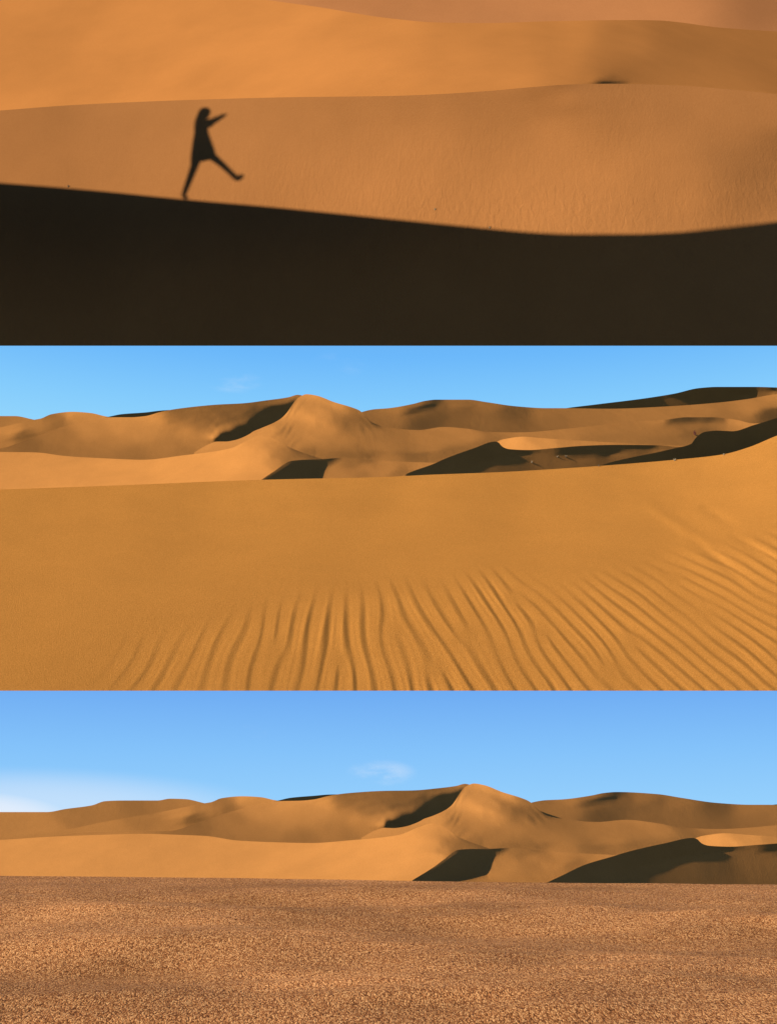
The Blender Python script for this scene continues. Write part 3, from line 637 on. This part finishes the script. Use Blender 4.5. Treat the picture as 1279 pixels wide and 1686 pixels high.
stop(.055, srgb(150, 208, 252)); stop(.10, srgb(132, 194, 250)); stop(.16, srgb(106, 167, 241)); stop(.26, srgb(118, 182, 246)); stop(.345, srgb(152, 217, 252)); stop(.385, srgb(132, 203, 252)); stop(.425, srgb(108, 184, 250)); stop(.6, srgb(60, 110, 190))
lk(sep.outputs['Z'], ramp.inputs[0])
exp_gain = N('ShaderNodeVectorMath'); exp_gain.operation = 'SCALE'; exp_gain.inputs['Scale'].default_value = 1/(SKY_STRENGTH*2**sc.view_settings.exposure)
lk(ramp.outputs[0], exp_gain.inputs[0])
def mrange(src, a, b, c, d):
    m = N('ShaderNodeMapRange'); m.interpolation_type = 'SMOOTHSTEP'
    for i, v in enumerate((a, b, c, d)): m.inputs[i+1].default_value = v
    lk(src, m.inputs[0]); return m.outputs[0]
def math2(op, a, b):
    m = N('ShaderNodeMath'); m.operation = op
    for i, v in enumerate((a, b)):
        if isinstance(v, (int, float)): m.inputs[i].default_value = v
        else: lk(v, m.inputs[i])
    return m.outputs[0]
front_m = math2('MULTIPLY', mrange(sep.outputs['Y'], .55, .85, 0, 1), mrange(sep.outputs['Z'], .5, .75, 1, 0))
front_m = math2('MULTIPLY', front_m, mrange(sep.outputs['Z'], -.06, .0, 0, 1))
# thin clouds, by direction
cloud_noise = N('ShaderNodeTexNoise'); cloud_noise.inputs['Scale'].default_value = 16; cloud_noise.inputs['Detail'].default_value = 6; cloud_noise.inputs['Roughness'].default_value = .62
cmap = N('ShaderNodeMapping'); cmap.inputs['Scale'].default_value = (1, 1, 2.6); lk(tc.outputs['Generated'], cmap.inputs[0]); lk(cmap.outputs[0], cloud_noise.inputs['Vector'])
cn = mrange(cloud_noise.outputs[0], .42, .68, 0, 1)
cover = None
for X_, Y_, rx, rz, amt, noisy in [(383, 627, .024, .0085, .25, 1), (628, 1273, .026, .010, .3, 1), (425, 1198, .012, .008, .16, 1), (-50, 1350, .085, .024, .85, 0), (60, 1338, .16, .03, .42, 0), (560, 600, .02, .01, .08, 1)]:
    d = ray(X_, Y_); d = d/np.linalg.norm(d)
    dx = math2('DIVIDE', math2('SUBTRACT', sep.outputs['X'], float(d[0])), rx); dz = math2('DIVIDE', math2('SUBTRACT', sep.outputs['Z'], float(d[2])), rz)
    rr = math2('ADD', math2('MULTIPLY', dx, dx), math2('MULTIPLY', dz, dz))
    c = mrange(rr, 0, 1.6, amt, 0)
    if noisy: c = math2('MULTIPLY', c, cn)
    cover = c if cover is None else math2('MAXIMUM', cover, c)
white = N('ShaderNodeVectorMath'); white.operation = 'SCALE'; white.inputs[0].default_value = srgb(238, 243, 252)[:3]; white.inputs['Scale'].default_value = exp_gain.inputs['Scale'].default_value
mixc = N('ShaderNodeMix'); mixc.data_type = 'RGBA'; lk(cover, mixc.inputs[0]); lk(exp_gain.outputs[0], mixc.inputs[6]); lk(white.outputs[0], mixc.inputs[7])
gnd = N('ShaderNodeVectorMath'); gnd.operation = 'SCALE'
mixs = N('ShaderNodeMix'); mixs.data_type = 'RGBA'; lk(front_m, mixs.inputs[0]); lk(sky.outputs[0], mixs.inputs[6]); lk(mixc.outputs[2], mixs.inputs[7])
lk(math2('MULTIPLY', 1, mrange(sep.outputs['Z'], -.12, .0, .03, 1)), gnd.inputs['Scale']); lk(mixs.outputs[2], gnd.inputs[0]); lk(gnd.outputs[0], bg.inputs[0]); bg.inputs[1].default_value = SKY_STRENGTH
